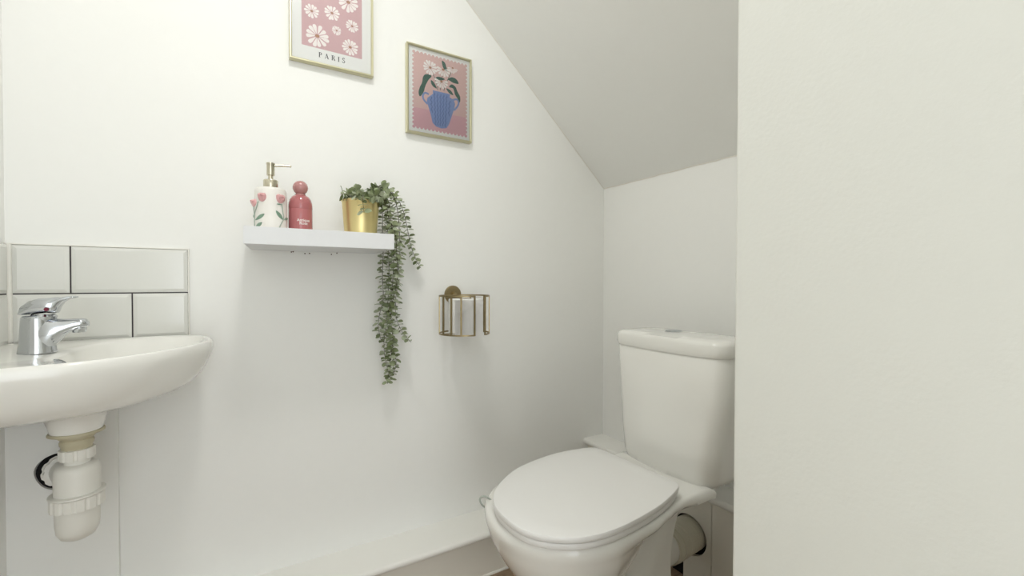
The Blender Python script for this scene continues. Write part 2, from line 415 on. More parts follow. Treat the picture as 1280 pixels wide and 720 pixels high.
# outlet spigot of the pan
bm = BM()
tube(bm, spline([(.86, .775, -.690), (.915, .789, -.705), (.965, .803, -.716), (1.00, .812, -.722)], 5), .0445, 28)
obj('outlet', bm, M['porcelain'], toilet)
# cistern
def rr_loop(x0, x1, y0, y1, r, bow, n=9):
    """rounded rectangle: x0 is the bowed front"""
    out = []
    for cx, cy, a0 in ((x0 + r, y0 + r, PI), (x1 - .012, y0 + .012, 1.5 * PI), (x1 - .012, y1 - .012, 0), (x0 + r, y1 - r, PI / 2)):
        q = r if cx == x0 + r else .012
        for k in range(n):
            a = a0 + (PI / 2) * k / (n - 1); out.append([cx + q * math.cos(a), cy + q * math.sin(a)])
    # front points between the last and the first corner
    fy = [(y1 - r) + ((y0 + r) - (y1 - r)) * k / 16 for k in range(1, 16)]
    out += [[x0, y] for y in fy]
    ym = (y0 + y1) / 2; hwid = (y1 - y0) / 2
    for p in out:
        if p[0] < x0 + r + .001: p[0] -= bow * max(0, 1 - ((p[1] - ym) / hwid) ** 2)
    return out
CT = thing
bm = BM()
def cring(z, x0, x1, y0, y1, r, b): return [(x, y, z) for x, y in rr_loop(x0, x1, y0, y1, r, b)]
loft(bm, [cring(-.4960, .950, 1.055, .675, .880, .040, .008), cring(-.4950, .930, 1.062, .655, .900, .042, .012), cring(-.4870, .917, 1.066, .640, .910, .044, .016), cring(-.4640, .913, 1.068, .630, .916, .042, .018),
          cring(-.40, .914, 1.070, .619, .923, .038, .020), cring(-.30, .917, 1.071, .605, .932, .034, .020), cring(-.1770, .918, 1.071, .599, .940, .030, .020), cring(-.172, .921, 1.069, .602, .937, .028, .02)])
cist = obj('cistern', bm, M['porcelain'], toilet, angle=50)
bm = BM()
loft(bm, [cring(-.1745, .920, 1.068, .601, .939, .03, .02), cring(-.1745, .9155, 1.073, .5965, .9425, .032, .020), cring(-.168, .9135, 1.074, .5945, .9445, .032, .020), cring(-.148, .9135, 1.074, .5945, .9445, .032, .020),
          cring(-.141, .916, 1.073, .597, .942, .034, .020), cring(-.1375, .920, 1.068, .602, .937, .034, .022), cring(-.1355, .950, 1.04, .64, .90, .034, .015), cring(-.1350, .985, 1.01, .74, .80, .012, .003)])
cl_ = obj('cistern_lid', bm, M['porcelain'], toilet, angle=50)
bm = BM()
lathe(bm, (1.002, .806, -.1362), [(.0225, 0), (.0225, .0025), (.0205, .0040), (.0195, .0036)], 40, cap1=False)
lathe(bm, (1.002, .806, -.1362), [(.0190, .001), (.0190, .0046), (.0175, .0054), (.001, .0058)], 40)
obj('flush_button', bm, M['chrome'], toilet)
# ribbed flexible connector to the soil pipe
conn = thing('pan_connector', (1.06, .83, -.80), 'ribbed white soil pipe connector running from behind the toilet pan into the panel', 'pipe')
bm = BM()
a = Vector((.968, .804, -.7170)); b = Vector((1.130, .838, -.738)); rings = []
d = (b - a); L = d.length; d.normalize(); s1 = d.cross(Vector((0, 0, 1))).normalized(); s2 = s1.cross(d)
m = 240
for i in range(m + 1):
    t = i / m; x = t * L
    if x < .045: r = .0475 if x > .006 else .0460
    else: r = .0455 + .0032 * abs(math.sin((x - .045) / .0075 * PI / 2)) ** .7
    p = a + d * x; rings.append([p + (s1 * math.cos(2 * PI * k / 40) + s2 * math.sin(2 * PI * k / 40)) * r for k in range(40)])
loft(bm, rings); obj('ribbed_hose', bm, M['plastic_old'], conn, angle=60)
bm = BM()
p = a + d * .030; rings = []
for x, r in ((0, .0470), (.0, .0490), (.010, .0490), (.010, .0470)):
    q = p + d * x; rings.append([q + (s1 * math.cos(2 * PI * k / 40) + s2 * math.sin(2 * PI * k / 40)) * r for k in range(40)])
loft(bm, rings, False, False); obj('collar', bm, M['plastic_old'], conn)
# small wire clip hooked over the far side of the rim
bm = BM()
P = spline([(.470, .842, -.486), (.458, .860, -.476), (.449, .864, -.474), (.443, .866, -.480), (.448, .862, -.492), (.463, .852, -.505)], 6)
tube(bm, P, .0020, 8)
o = obj('rim_clip', bm, M['clear'])
o['label'] = 'small grey plastic clip hooked over the toilet rim nearest the back wall'; o['category'] = 'clip'

# ------------------------------------------------------------------ tiled splashback
sb = thing('tile_splashback', (-.25, YW, -.125), 'white glossy brick tiles with dark grout above the wash basin', 'tiles')
def tile(x0, x1, z0, z1):
    bm = BM(); g = .0013; x0 += g; x1 -= g; z0 += g; z1 -= g; y = YW - .0095; bv = .0075
    rings = []
    for ins, yy in ((0, YW), (0, y + .0030), (.0008, y + .0022), (bv, y), ):
        rings.append([(x0 + ins, yy, z0 + ins), (x1 - ins, yy, z0 + ins), (x1 - ins, yy, z1 - ins), (x0 + ins, yy, z1 - ins)])
    loft(bm, rings); obj('tile', bm, M['tile'], sb, angle=12)
tile(XL + .010, -.3077, -.0275, .0725); tile(-.3077, -.1077, -.0275, .0725)
tile(XL + .010, -.2087, -.1275, -.0275); tile(-.2087, -.1077, -.1275, -.0275)
bm = BM(); box(bm, XL + .010, -.1090, YW - .0055, YW, -.127, .0712); obj('grout', bm, M['grout'], sb, smooth=False)
bm = BM()
box(bm, -.1085, -.1062, YW - .009, YW, -.127, .0735, bev=.0006); box(bm, XL + .01, -.1062, YW - .0085, YW, .0715, .0737, bev=.0006)
obj('edge_trim', bm, M['sealant'], sb)
# side return on the left wall
sl = thing('tile_return', (XL, 1.15, -.125), 'matching white brick tiles on the left side wall next to the basin', 'tiles')
def tiley(y0, y1, z0, z1):
    bm = BM(); g = .0013; y0 += g; y1 -= g; z0 += g; z1 -= g; x = XL + .0085; bv = .0075; rings = []
    for ins, xx in ((0, XL), (0, x - .0030), (.0008, x - .0022), (bv, x)):
        rings.append([(xx, y0 + ins, z0 + ins), (xx, y1 - ins, z0 + ins), (xx, y1 - ins, z1 - ins), (xx, y0 + ins, z1 - ins)])
    loft(bm, rings); obj('tile', bm, M['tile'], sl, angle=12)
for a_, b_ in ((.93, 1.07), (1.07, YW - .011)): tiley(a_, b_, -.0275, .0725)
for a_, b_ in ((.93, .97), (.97, 1.17), (1.17, YW - .011)): tiley(a_, b_, -.1275, -.0275)
bm = BM(); box(bm, XL, XL + .0050, .93, YW - .011, -.127, .0712); obj('grout', bm, M['grout'], sl, smooth=False)
bm = BM()
P = [Vector((XL + .0055 + random.uniform(-.0006, .0006), YW - .0055, -.124 + i * .198 / 24)) for i in range(25)]
tube(bm, P, .0062, 8); obj('sealant_bead', bm, M['sealant'], sl)

# ------------------------------------------------------------------ wash basin
basin = thing('wash_basin', (-.22, YW, -.26), 'small white wall-hung wash basin with curved front in the corner', 'basin')
BO = [(-.403, 1.270), (-.140, 1.270), (-.106, 1.263), (-.080, 1.240), (-.062, 1.205), (-.054, 1.155), (-.060, 1.095), (-.090, 1.030), (-.140, .965), (-.205, .917), (-.285, .895), (-.345, .889), (-.403, .887)]
c0 = Vector((-.225, 1.075, 0))
def polar(P, closed_straight, n=120):
    """star-shaped resample about c0; P dense loop"""
    out = []
    m = len(P)
    for i in range(n):
        a = 2 * PI * i / n; d = Vector((math.cos(a), math.sin(a), 0)); best = None
        for j in range(m):
            p, q = P[j] - c0, P[(j + 1) % m] - c0; e = q - p
            den = d.x * e.y - d.y * e.x
            if abs(den) < 1e-12: continue
            t = (p.x * e.y - p.y * e.x) / den; s_ = (p.x * d.y - p.y * d.x) / den
            if t > 0 and -1e-6 <= s_ <= 1 + 1e-6: best = t if best is None else max(best, t)
        out.append(c0 + d * best)
    return out
dense = [Vector((-.403, 1.270, 0)), Vector((-.140, 1.270, 0))] + spline([(x, y, 0) for x, y in BO[1:]], 8)[1:]
outer = polar(dense, True)
def towards(P, c, k): return [Vector((c[0] + (p.x - c[0]) * k, c[1] + (p.y - c[1]) * k, 0)) for p in P]
# inner bowl outline: rim 22 mm, deck for the tap on the left
inn = [(-.270, 1.060), (-.264, 1.16), (-.235, 1.222), (-.18, 1.246), (-.12, 1.240), (-.084, 1.212), (-.074, 1.165), (-.080, 1.105), (-.106, 1.045), (-.152, .985), (-.205, .945), (-.245, .950), (-.266, .99)]
inner = polar(cspline([(x, y, 0) for x, y in inn], 8), True)
def clampx(P, x=XL + .001): return [Vector((max(p.x, x), min(p.y, 1.270), p.z)) for p in P]
rings = []
dc = (-.2505, 1.06)
def add(P, z): rings.append([(p.x, p.y, z + (0 if p.z == 0 else p.z)) for p in clampx(P)])
# underside, from the neck up to the rim
add([Vector((dc[0] + .034 * math.cos(2 * PI * i / 120), dc[1] + .034 * math.sin(2 * PI * i / 120), 0)) for i in range(120)], -.2640)
add([Vector((dc[0] + .036 * math.cos(2 * PI * i / 120), dc[1] + .036 * math.sin(2 * PI * i / 120), 0)) for i in range(120)], -.2560)
add([Vector((dc[0] + .044 * math.cos(2 * PI * i / 120), dc[1] + .042 * math.sin(2 * PI * i / 120), 0)) for i in range(120)], -.2290)
for k, z in ((.46, -.2230), (.62, -.2200), (.74, -.2130), (.83, -.2025), (.89, -.1900), (.935, -.1760), (.968, -.1610), (.988, -.1500), (.998, -.1420), (1.0, -.1370), (.995, -.1310), (.984, -.1265), (.965, -.1242), (.945, -.1238)):
    P = towards(outer, dc, k); rings.append([(max(p.x, XL + .001), min(p.y, 1.270) if k < 1 or p.y < 1.2699 else 1.270, z) for p in P])
mid = [a.lerp(b, .55) for a, b in zip(towards(outer, dc, .945), inner)]
add(mid, -.1262)
add([a.lerp(b, .85) for a, b in zip(towards(outer, dc, .945), inner)], -.1275)
for k, z in ((1.0, -.1295), (.975, -.1330), (.93, -.1420), (.85, -.1620), (.72, -.1850), (.52, -.2060), (.30, -.2160), (.13, -.2200)):
    P = [Vector((dc[0] + .03 + (p.x - dc[0] - .03) * k, dc[1] + (p.y - dc[1]) * k, 0)) for p in inner]; add(P, z)
bm = BM(); loft(bm, rings); obj('bowl', bm, M['porcelain'], basin, angle=75)
# drain neck ring and overflow
bm = BM(); lathe(bm, (dc[0], dc[1], -.2640), [(.036, .002), (.0375, 0), (.0375, -.0025), (.030, -.004)], 40); obj('waste_flange', bm, M['brasswaste'], basin)
bm = BM()
n_ = Vector((.75, -.30, .55)).normalized(); c_ = Vector((-.2610, 1.022, -.1465))
def disc(bm, c, n, prof, k=32):
    s1 = n.cross(Vector((0, 0, 1))).normalized(); s2 = s1.cross(n)
    loft(bm, [[c + n * h + (s1 * math.cos(2 * PI * i / k) + s2 * math.sin(2 * PI * i / k)) * r for i in range(k)] for r, h in prof])
disc(bm, c_, n_, [(.018, -.006), (.018, .001), (.0162, .003), (.0140, .0025), (.0135, .0015), (.001, .0012)]); obj('overflow_cover', bm, M['chrome'], basin)
bm = BM(); disc(bm, Vector((dc[0] + .03, dc[1], -.2215)), Vector((.001, .001, 1)).normalized(), [(.022, 0), (.022, .003), (.012, .004)]); obj('plug_hole', bm, M['chrome'], basin)

# ------------------------------------------------------------------ mixer tap
tap = thing('mixer_tap', (-.307, 1.09, -.126), 'chrome single lever mixer tap standing on the left deck of the basin', 'tap')
def ell_ring(c, rx, ry, z, n=32): return [(c[0] + rx * math.cos(2 * PI * i / n), c[1] + ry * math.sin(2 * PI * i / n), z) for i in range(n)]
TY = 1.09
bm = BM()
loft(bm, [ell_ring((-.3067, TY), rx, ry, z) for rx, ry, z in ((.0250, .0235, -.1262), (.0250, .0235, -.1235), (.0240, .0225, -.1200), (.0228, .0212, -.110), (.0220, .0205, -.098), (.0214, .0200, -.085), (.0205, .0195, -.070), (.0195, .0188, -.0635), (.0175, .017, -.0615))])
def xring(x, zc, hz, hy, n=28, p=.85):
    out = []
    for i in range(n):
        a = 2 * PI * i / n; cy, sz = math.cos(a), math.sin(a)
        out.append((x, TY + hy * math.copysign(abs(cy) ** p, cy), zc + hz * math.copysign(abs(sz) ** p, sz)))
    return out
loft(bm, [xring(-.312, -.0930, .0240, .0185), xring(-.298, -.0945, .0290, .0195), xring(-.289, -.0935, .0280, .0192), xring(-.281, -.0895, .0220, .0180), xring(-.272, -.0845, .0160, .0165), xring(-.262, -.0805, .0118, .0150), xring(-.250, -.0775, .0092, .0135), xring(-.2435, -.0775, .0080, .0118), xring(-.2405, -.0785, .0045, .008)])
body = obj('body', bm, M['chrome'], tap, angle=50)
bm = BM(); lathe(bm, (-.2525, TY, -.0920), [(.0065, -.0008), (.0092, -.0012), (.0098, 0), (.0098, .010)], 28); obj('nozzle', bm, M['chrome'], tap)
bm = BM(); lathe(bm, (-.2525, TY, -.0934), [(.0078, 0), (.0078, .0012)], 24); obj('aerator', bm, M['black'], tap)
bm = BM(); lathe(bm, (-.2985, TY, -.0640), [(.0165, -.004), (.0178, .001), (.0150, .005)], 32); obj('collar', bm, M['chrome'], tap)
bm = BM()
loft(bm, [xring(-.3275, -.0570, .0030, .0100), xring(-.3235, -.0520, .0080, .0165), xring(-.3150, -.0475, .0118, .0195), xring(-.3040, -.0450, .0132, .0200), xring(-.2930, -.0440, .0130, .0198), xring(-.2850, -.0440, .0142, .0190), xring(-.2800, -.0435, .0140, .0175), xring(-.2770, -.0390, .0094, .0150), xring(-.2720, -.0340, .0052, .0120), xring(-.2640, -.0305, .0024, .0100), xring(-.2570, -.0298, .0020, .0085), xring(-.2545, -.0297, .0010, .006)])
lev = obj('lever', bm, M['chrome'], tap, angle=50)
bm = BM(); lathe(bm, (-.2895, TY - .0212, -.0500), [(.0032, 0), (.0032, .0030)], 16, axis='y')
sub('temperature_dot', bm, mat('dark_red_dot', '#6E1830', .3), lev)

# ------------------------------------------------------------------ bottle trap
trap = thing('bottle_trap', (dc[0], dc[1], -.455), 'white plastic bottle trap hanging below the wash basin, pipe into the wall hole', 'pipe')
tc = (dc[0], dc[1], 0)
bm = BM(); lathe(bm, tc, [(.0225, -.2672), (.0245, -.2700), (.0245, -.2735), (.0210, -.2775), (.0230, -.2810), (.0225, -.2860), (.0205, -.2885), (.0205, -.2935)], 40); obj('washer', bm, M['brasswaste'], trap)
def nut(bm, c, r, z0, z1, lobes, n=96):
    def ring(r, z): return [(c[0] + (r + .0010 * (1 if math.sin(lobes * 2 * PI * i / n) > -.55 else -1)) * math.cos(2 * PI * i / n), c[1] + (r + .0010 * (1 if math.sin(lobes * 2 * PI * i / n) > -.55 else -1)) * math.sin(2 * PI * i / n), z) for i in range(n)]
    loft(bm, [ring(r - .003, z0), ring(r, z0 + .001), ring(r, z1 - .001), ring(r - .003, z1)])
bm = BM(); nut(bm, tc, .0232, -.3120, -.2930, 10); obj('top_nut', bm, M['plastic'], trap)
bm = BM(); lathe(bm, tc, [(.0175, -.311), (.0175, -.326)], 32); obj('neck', bm, M['plastic'], trap)
bm = BM(); lathe(bm, tc, [(.017, -.3195), (.0240, -.3210), (.0285, -.3240), (.0305, -.3300), (.0308, -.3370), (.0308, -.3800)], 48); obj('trap_body', bm, M['plastic'], trap)
bm = BM()
lathe(bm, tc, [(.031, -.3700), (.0375, -.3710), (.0380, -.3730), (.0360, -.3750)], 48); nut(bm, tc, .0355, -.3970, -.3745, 14)
obj('collar_nut', bm, M['plastic'], trap)
bm = BM(); lathe(bm, tc, [(.0300, -.3950), (.0295, -.4250), (.0280, -.4370), (.0230, -.4470), (.0150, -.4520), (.001, -.4540)], 48); obj('cup', bm, M['plastic'], trap)
a = Vector((dc[0] - .018, dc[1] + .03, -.350)); b = Vector((bc[0] + .004, by + .016, bc[1] + .012))
b = Vector((-.324, by + .006, -.393)); a = Vector((-.266, 1.080, -.350))
bm = BM(); tube(bm, [a, a.lerp(b, .3), a.lerp(b, .6), b], .0215, 24); obj('waste_pipe', bm, M['plastic'], trap)
bm = BM(); d = (b - a).normalized(); s1 = d.cross(Vector((0, 0, 1))).normalized(); s2 = s1.cross(d)
c_ = a + d * .150; rings = []
for x, r in ((0, .020), (.001, .0280), (.024, .0280), (.025, .0310), (.028, .0310), (.029, .020)):
    rings.append([c_ + d * x + (s1 * math.cos(2 * PI * k / 60) + s2 * math.sin(2 * PI * k / 60)) * (r + (.0009 if k % 6 < 4 else -.0009) * (r > .021)) for k in range(60)])
loft(bm, rings); obj('side_nut', bm, M['plastic'], trap)
# ------------------------------------------------------------------ floating shelf
bm = BM()
zt, zb = .1149, .0773; yf = 1.08
bot = [(.0018, yf), (.3177, yf), (.3177, YW), (.0180, YW)]; top = [(.0018, yf), (.3177, yf), (.3177, YW), (.0100, YW)]
loft(bm, [[(x, y, zb) for x, y in bot], [(x, y, zt) for x, y in top]])
bmesh.ops.bevel(bm, geom=bm.edges[:], offset=.0008, segments=2, affect='EDGES')
shelf = obj('floating_shelf', bm, M['shelf'], angle=30)
shelf['label'] = 'white floating shelf on the back wall holding toiletries and a trailing plant'; shelf['category'] = 'shelf'
ORG[shelf.name] = shelf.location.copy()
bm = BM()
for x, dz in ((.108, .0), (.112, .001), (.140, -.003), (.151, -.002), (.205, -.003), (.219, .001)):
    lathe(bm, (x, YW - .0022, .0745 + dz), [(.0017, 0), (.0012, .0022)], 8, axis='y')
o = obj('wall_mark', bm, M['dirt']); o['kind'] = 'stuff'
o['label'] = 'small brown chips in the wall paint right below the shelf'; o['category'] = 'paint chips'

# ------------------------------------------------------------------ soap dispenser
sc = Vector((.0560, 1.155, 0)); SZ = zt; ST = .2090; sr = .0330
soap = thing('soap_dispenser', (sc.x, sc.y, SZ), 'cream ceramic soap dispenser with pink relief roses and metal pump on the shelf', 'soap dispenser')
bm = BM(); lathe(bm, (sc.x, sc.y, 0), [(.030, SZ), (.0335, SZ + .002), (.0337, SZ + .02), (.0332, ST - .03), (.0322, ST - .006), (.0305, ST - .001), (.028, ST + .0006), (.012, ST + .001)], 64); obj('body', bm, M['ceramic'], soap)
bm = BM(); lathe(bm, (sc.x, sc.y, 0), [(.0148, ST), (.0152, ST + .001), (.0152, ST + .0185), (.0142, ST + .0200), (.0060, ST + .0205)], 40); obj('collar', bm, M['steel'], soap)
bm = BM(); lathe(bm, (sc.x, sc.y, 0), [(.0052, ST + .020), (.0052, ST + .032)], 24); obj('pump_stem', bm, M['steel'], soap)
bm = BM(); lathe(bm, (sc.x, sc.y, 0), [(.006, ST + .0302), (.0082, ST + .031), (.0082, ST + .0550), (.0090, ST + .0560), (.0090, ST + .0590), (.004, ST + .0595)], 32); obj('pump_head', bm, M['steel'], soap)
vd = Vector((sc.x, sc.y, 0)).normalized(); rt = Vector((vd.y, -vd.x, 0))
bm = BM(); P = spline([sc + rt * .004 + Vector((0, 0, ST + .0540)), sc + rt * .024 + Vector((0, 0, ST + .0560)), sc + rt * .038 + Vector((0, 0, ST + .0568)), sc + rt * .0425 + Vector((0, 0, ST + .0556))], 5)
tube(bm, P, [.0033 - .0012 * i / (len(P) - 1) for i in range(len(P))], 14); obj('spout', bm, M['steel'], soap)
def onbody(dx, z, off=0.0, r=.0334):
    a = math.asin(max(-1, min(1, dx / r))) if abs(dx) <= r else math.copysign(PI / 2 + (abs(dx) - r) / r, dx)
    return Vector((sc.x, sc.y, z)) + (rt * math.sin(a) - vd * math.cos(a)) * (r + off)
def zz(py): return ST - (py - 275) * .00028
def zx(px): return (px - 257) / 137 * .0334
def relief_leaf(bm, base, tip, w, h=.0022):
    n = 8
    for side in (1,):
        rows = []
        for i in range(n + 1):
            t = i / n; cxx = base[0] + (tip[0] - base[0]) * t; czz = base[1] + (tip[1] - base[1]) * t
            d = Vector((tip[0] - base[0], tip[1] - base[1], 0)).normalized(); nn = Vector((-d.y, d.x, 0)); ww = w * math.sin(PI * min(1, t * .94 + .03)) ** .8
            row = []
            for k in range(-3, 4):
                q = k / 3; row.append(onbody(cxx + nn.x * ww * q, czz + nn.y * ww * q, -.0006 + (h + .0006) * (1 - abs(q) ** 1.5) - (.0009 if k == 0 else 0)))
            rows.append(row)
        loft(bm, rows, False, False, closed=False)
def blob(bm, dx, z, rx, rz, h, turn=0.0):
    rings = []; n = 20
    for j in range(6):
        t = j / 5; rr = math.cos(t * PI / 2); off = -.001 + h * math.sin(t * PI / 2)
        rr = max(rr, .03)
        rings.append([onbody(dx + rx * rr * math.cos(2 * PI * i / n + turn), z + rz * rr * math.sin(2 * PI * i / n + turn) * (1.12 if math.sin(2 * PI * i / n + turn) < 0 else .9), off + .0008 * math.sin(3 * (2 * PI * i / n) + j * .9)) for i in range(n)])
    loft(bm, rings, False, True)
for (px, py, rx, rz, h) in ((188, 358, .0082, .0098, .0052), (335, 360, .0086, .0102, .0055), (122, 398, .0050, .0085, .0060)):
    bm = BM(); dx = zx(px); z = zz(py)
    blob(bm, dx, z, rx, rz, h)
    # wrapped petals
    blob(bm, dx - rx * .42, z + rz * .25, rx * .55, rz * .75, h + .0012, .5); blob(bm, dx + rx * .42, z + rz * .15, rx * .55, rz * .8, h + .0009, 1.1); blob(bm, dx, z + rz * .45, rx * .42, rz * .42, h + .0022)
    obj('rose', bm, M['rose'], soap)
for st in ([(158, 395), (146, 440), (132, 480), (128, 540), (130, 605)], [(122, 430), (124, 465), (128, 500)], [(345, 405), (352, 460), (358, 520), (338, 565), (318, 610)], [(358, 528), (372, 520)]):
    bm = BM(); tube(bm, [onbody(zx(a), max(zz(b), SZ + .003), .0006) for a, b in [(p.x, p.y) for p in spline([(a, b, 0) for a, b in st], 5)]], .0011, 8); obj('rose_stem', bm, M['rosestem'], soap)
for b_, t_2, w_ in (((137, 540), (205, 492), .0050), ((137, 596), (186, 560), .0048), ((354, 528), (298, 462), .0050), ((366, 528), (396, 505), .0034), ((128, 520), (112, 492), .0028), ((345, 408), (304, 408), .0016)):
    bm = BM(); relief_leaf(bm, (zx(b_[0]), zz(b_[1])), (zx(t_2[0]), zz(t_2[1])), w_); obj('rose_leaf', bm, M['roseleaf'], soap, recalc=False)

# ------------------------------------------------------------------ pink bottle
pc = Vector((.1185, 1.165, 0)); pr_ = .0262
bot_ = thing('pink_bottle', (pc.x, pc.y, SZ), 'rose pink domed bottle with round ball stopper next to the soap dispenser', 'bottle')
bm = BM(); lathe(bm, (pc.x, pc.y, SZ), [(.0235, 0), (.0262, .0015), (.0262, .0525), (.0258, .0535), (.0262, .0545), (.0262, .062), (.0255, .0690), (.0230, .0770), (.0190, .0832), (.0140, .0870), (.0090, .0880)], 56); obj('glass_body', bm, M['pinkglass'], bot_)
bm = BM(); lathe(bm, (pc.x, pc.y, SZ), [(.0115, .0865), (.0115, .0900), (.009, .092)], 32); obj('neck', bm, M['pinkcap'], bot_)
bm = BM(); zb_ = .1055; rb = .0168
lathe(bm, (pc.x, pc.y, SZ + zb_), [(max(.0005, rb * math.sin(PI * i / 20)), -rb * math.cos(PI * i / 20)) for i in range(21)], 40); obj('ball_stopper', bm, M['pinkcap'], bot_)
def text_mesh(body, size):
    cu = bpy.data.curves.new('lettering', 'FONT'); cu.body = body; cu.size = size; cu.align_x = 'CENTER'; cu.space_line = .8; cu.offset = .0001
    to = bpy.data.objects.new('lettering_source', cu); link(to)
    dg = bpy.context.evaluated_depsgraph_get(); me = bpy.data.meshes.new_from_object(to.evaluated_get(dg))
    bpy.data.objects.remove(to); return me
me = text_mesh('Antique\nRose', .0090)
bm = BM(); bm.from_mesh(me); bmesh.ops.subdivide_edges(bm, edges=bm.edges[:], cuts=1)
pv = Vector((pc.x, pc.y, 0)).normalized(); prt = Vector((pv.y, -pv.x, 0))
for v in bm.verts:
    a = (v.co.x + .0065) / pr_; z = SZ + .0235 + v.co.y
    p = Vector((pc.x, pc.y, z)) + (prt * math.sin(a) - pv * math.cos(a)) * (pr_ + .0003); v.co = p
obj('lettering', bm, M['white'], bot_, smooth=False, recalc=False)

# ------------------------------------------------------------------ toilet roll holder
hc_ = Vector((.5555, 1.186, 0)); hr_ = .0725; zt_, zb2 = -.0425, -.1515
hold = thing('toilet_roll_holder', (.558, YW, -.041), 'antique brass toilet roll cage with vertical bars, fixed to the back wall', 'toilet roll holder')
bm = BM(); lathe(bm, (.559, YW, -.041), [(.0275, 0), (.0275, -.004), (.0255, -.0065), (.010, -.0075)], 40, axis='y'); obj('wall_plate', bm, M['brass'], hold)
bm = BM(); tube(bm, spline([(.559, YW - .004, -.041), (.559, YW - .014, -.041), (.5575, YW - .024, -.0425)], 4), [.0085] * 4 + [.007] * 5, 16); obj('arm', bm, M['brass'], hold)
def ringpt(a, z): return hc_ + Vector((hr_ * math.sin(a), -hr_ * math.cos(a), z))     # a=0 faces the room, positive to the right
hv = math.atan2(hc_.x, hc_.y)       # the view side of the cage lies at -hv
# rings broken at the front gap
ga, gb = math.radians(-2.0), math.radians(29.0)
def band(bm, a0, a1, z, h=.0042, t=.0016, m=72):
    rings = []
    for i in range(m + 1):
        a = a0 + (a1 - a0) * i / m; d = Vector((math.sin(a), -math.cos(a), 0))
        rings.append([hc_ + d * (hr_ + s_) + Vector((0, 0, z + q)) for s_, q in ((-t, -h / 2), (t, -h / 2), (t, h / 2), (-t, h / 2))])
    loft(bm, rings)
bm = BM(); band(bm, gb, ga + 2 * PI, zt_); obj('top_ring', bm, M['brass'], hold, angle=30)
bm = BM(); band(bm, gb, ga + 2 * PI, zb2); obj('bottom_ring', bm, M['brass'], hold, angle=30)
for a in [ga, gb, math.radians(62), math.radians(100), math.radians(140), math.radians(-32), math.radians(-55), math.radians(-80), math.radians(-108), math.radians(-146), math.radians(180)]:
    bm = BM(); d = Vector((math.sin(a), -math.cos(a), 0)); tdir = Vector((math.cos(a), math.sin(a), 0))
    rings = [[hc_ + d * (hr_ + s_) + tdir * q + Vector((0, 0, z)) for s_, q in ((-.0016, -.0024), (.0016, -.0024), (.0016, .0024), (-.0016, .0024))] for z in (zb2 - .0018, zt_ + .0018)]
    loft(bm, rings); obj('bar', bm, M['brass'], hold, smooth=False)
bm = BM()
for a in (0, PI / 2):
    d = Vector((math.sin(a), -math.cos(a), 0)); tdir = Vector((math.cos(a), math.sin(a), 0))
    box_ = [[hc_ + d * k + tdir * q + Vector((0, 0, zb2 + zq)) for q, zq in ((-.002, -.0015), (.002, -.0015), (.002, .0015), (-.002, .0015))] for k in (-hr_, hr_ if a else hr_ * .2)]
    loft(bm, box_)
obj('floor_bars', bm, M['brass'], hold, smooth=False)
rc = hc_ + Vector((.006, .004, 0)); rr0 = .050
roll = thing('toilet_roll', (rc.x, rc.y, zb2 + .0016), 'white toilet paper roll standing upright inside the brass cage', 'toilet roll')
bm = BM(); zq = zb2 + .0016
rings = [[(rc.x + r * math.cos(2 * PI * i / 56), rc.y + r * math.sin(2 * PI * i / 56), z) for i in range(56)] for r, z in ((.020, zq + .098), (.020, zq), (.049, zq), (rr0, zq + .001), (rr0, zq + .097), (.049, zq + .098), (.020, zq + .098))]
loft(bm, rings, False, False); obj('paper', bm, M['paper'], roll)
bm = BM(); rings = [[(rc.x + r * math.cos(2 * PI * i / 40), rc.y + r * math.sin(2 * PI * i / 40), z) for i in range(40)] for r, z in ((.0199, zq), (.0199, zq + .0982), (.019, zq + .0982), (.019, zq), (.0199, zq))]
loft(bm, rings, False, False); obj('cardboard_core', bm, mat('grey_cardboard', '#B5A48C', .9), roll)
# loose sheet coming out through the gap
bm = BM(); rows = []
m = 14
for j in range(m + 1):
    t = j / m; row = []
    for i in range(5):
        z = zq + .096 - .104 * i / 4
        a = math.radians(-62 + 78 * t); d = Vector((math.sin(a), -math.cos(a), 0)); r = rr0 + .0008 + .0235 * max(0, (t - .25) / .75) ** 1.3
        row.append(rc + d * r + Vector((0, 0, z)) + Vector((.0006 * math.sin(i * 2 + j), 0, 0)))
    rows.append(row)
loft(bm, rows, False, False, closed=False)
bmesh.ops.solidify(bm, geom=bm.faces[:], thickness=.0005)
obj('loose_sheet', bm, M['paper'], roll)

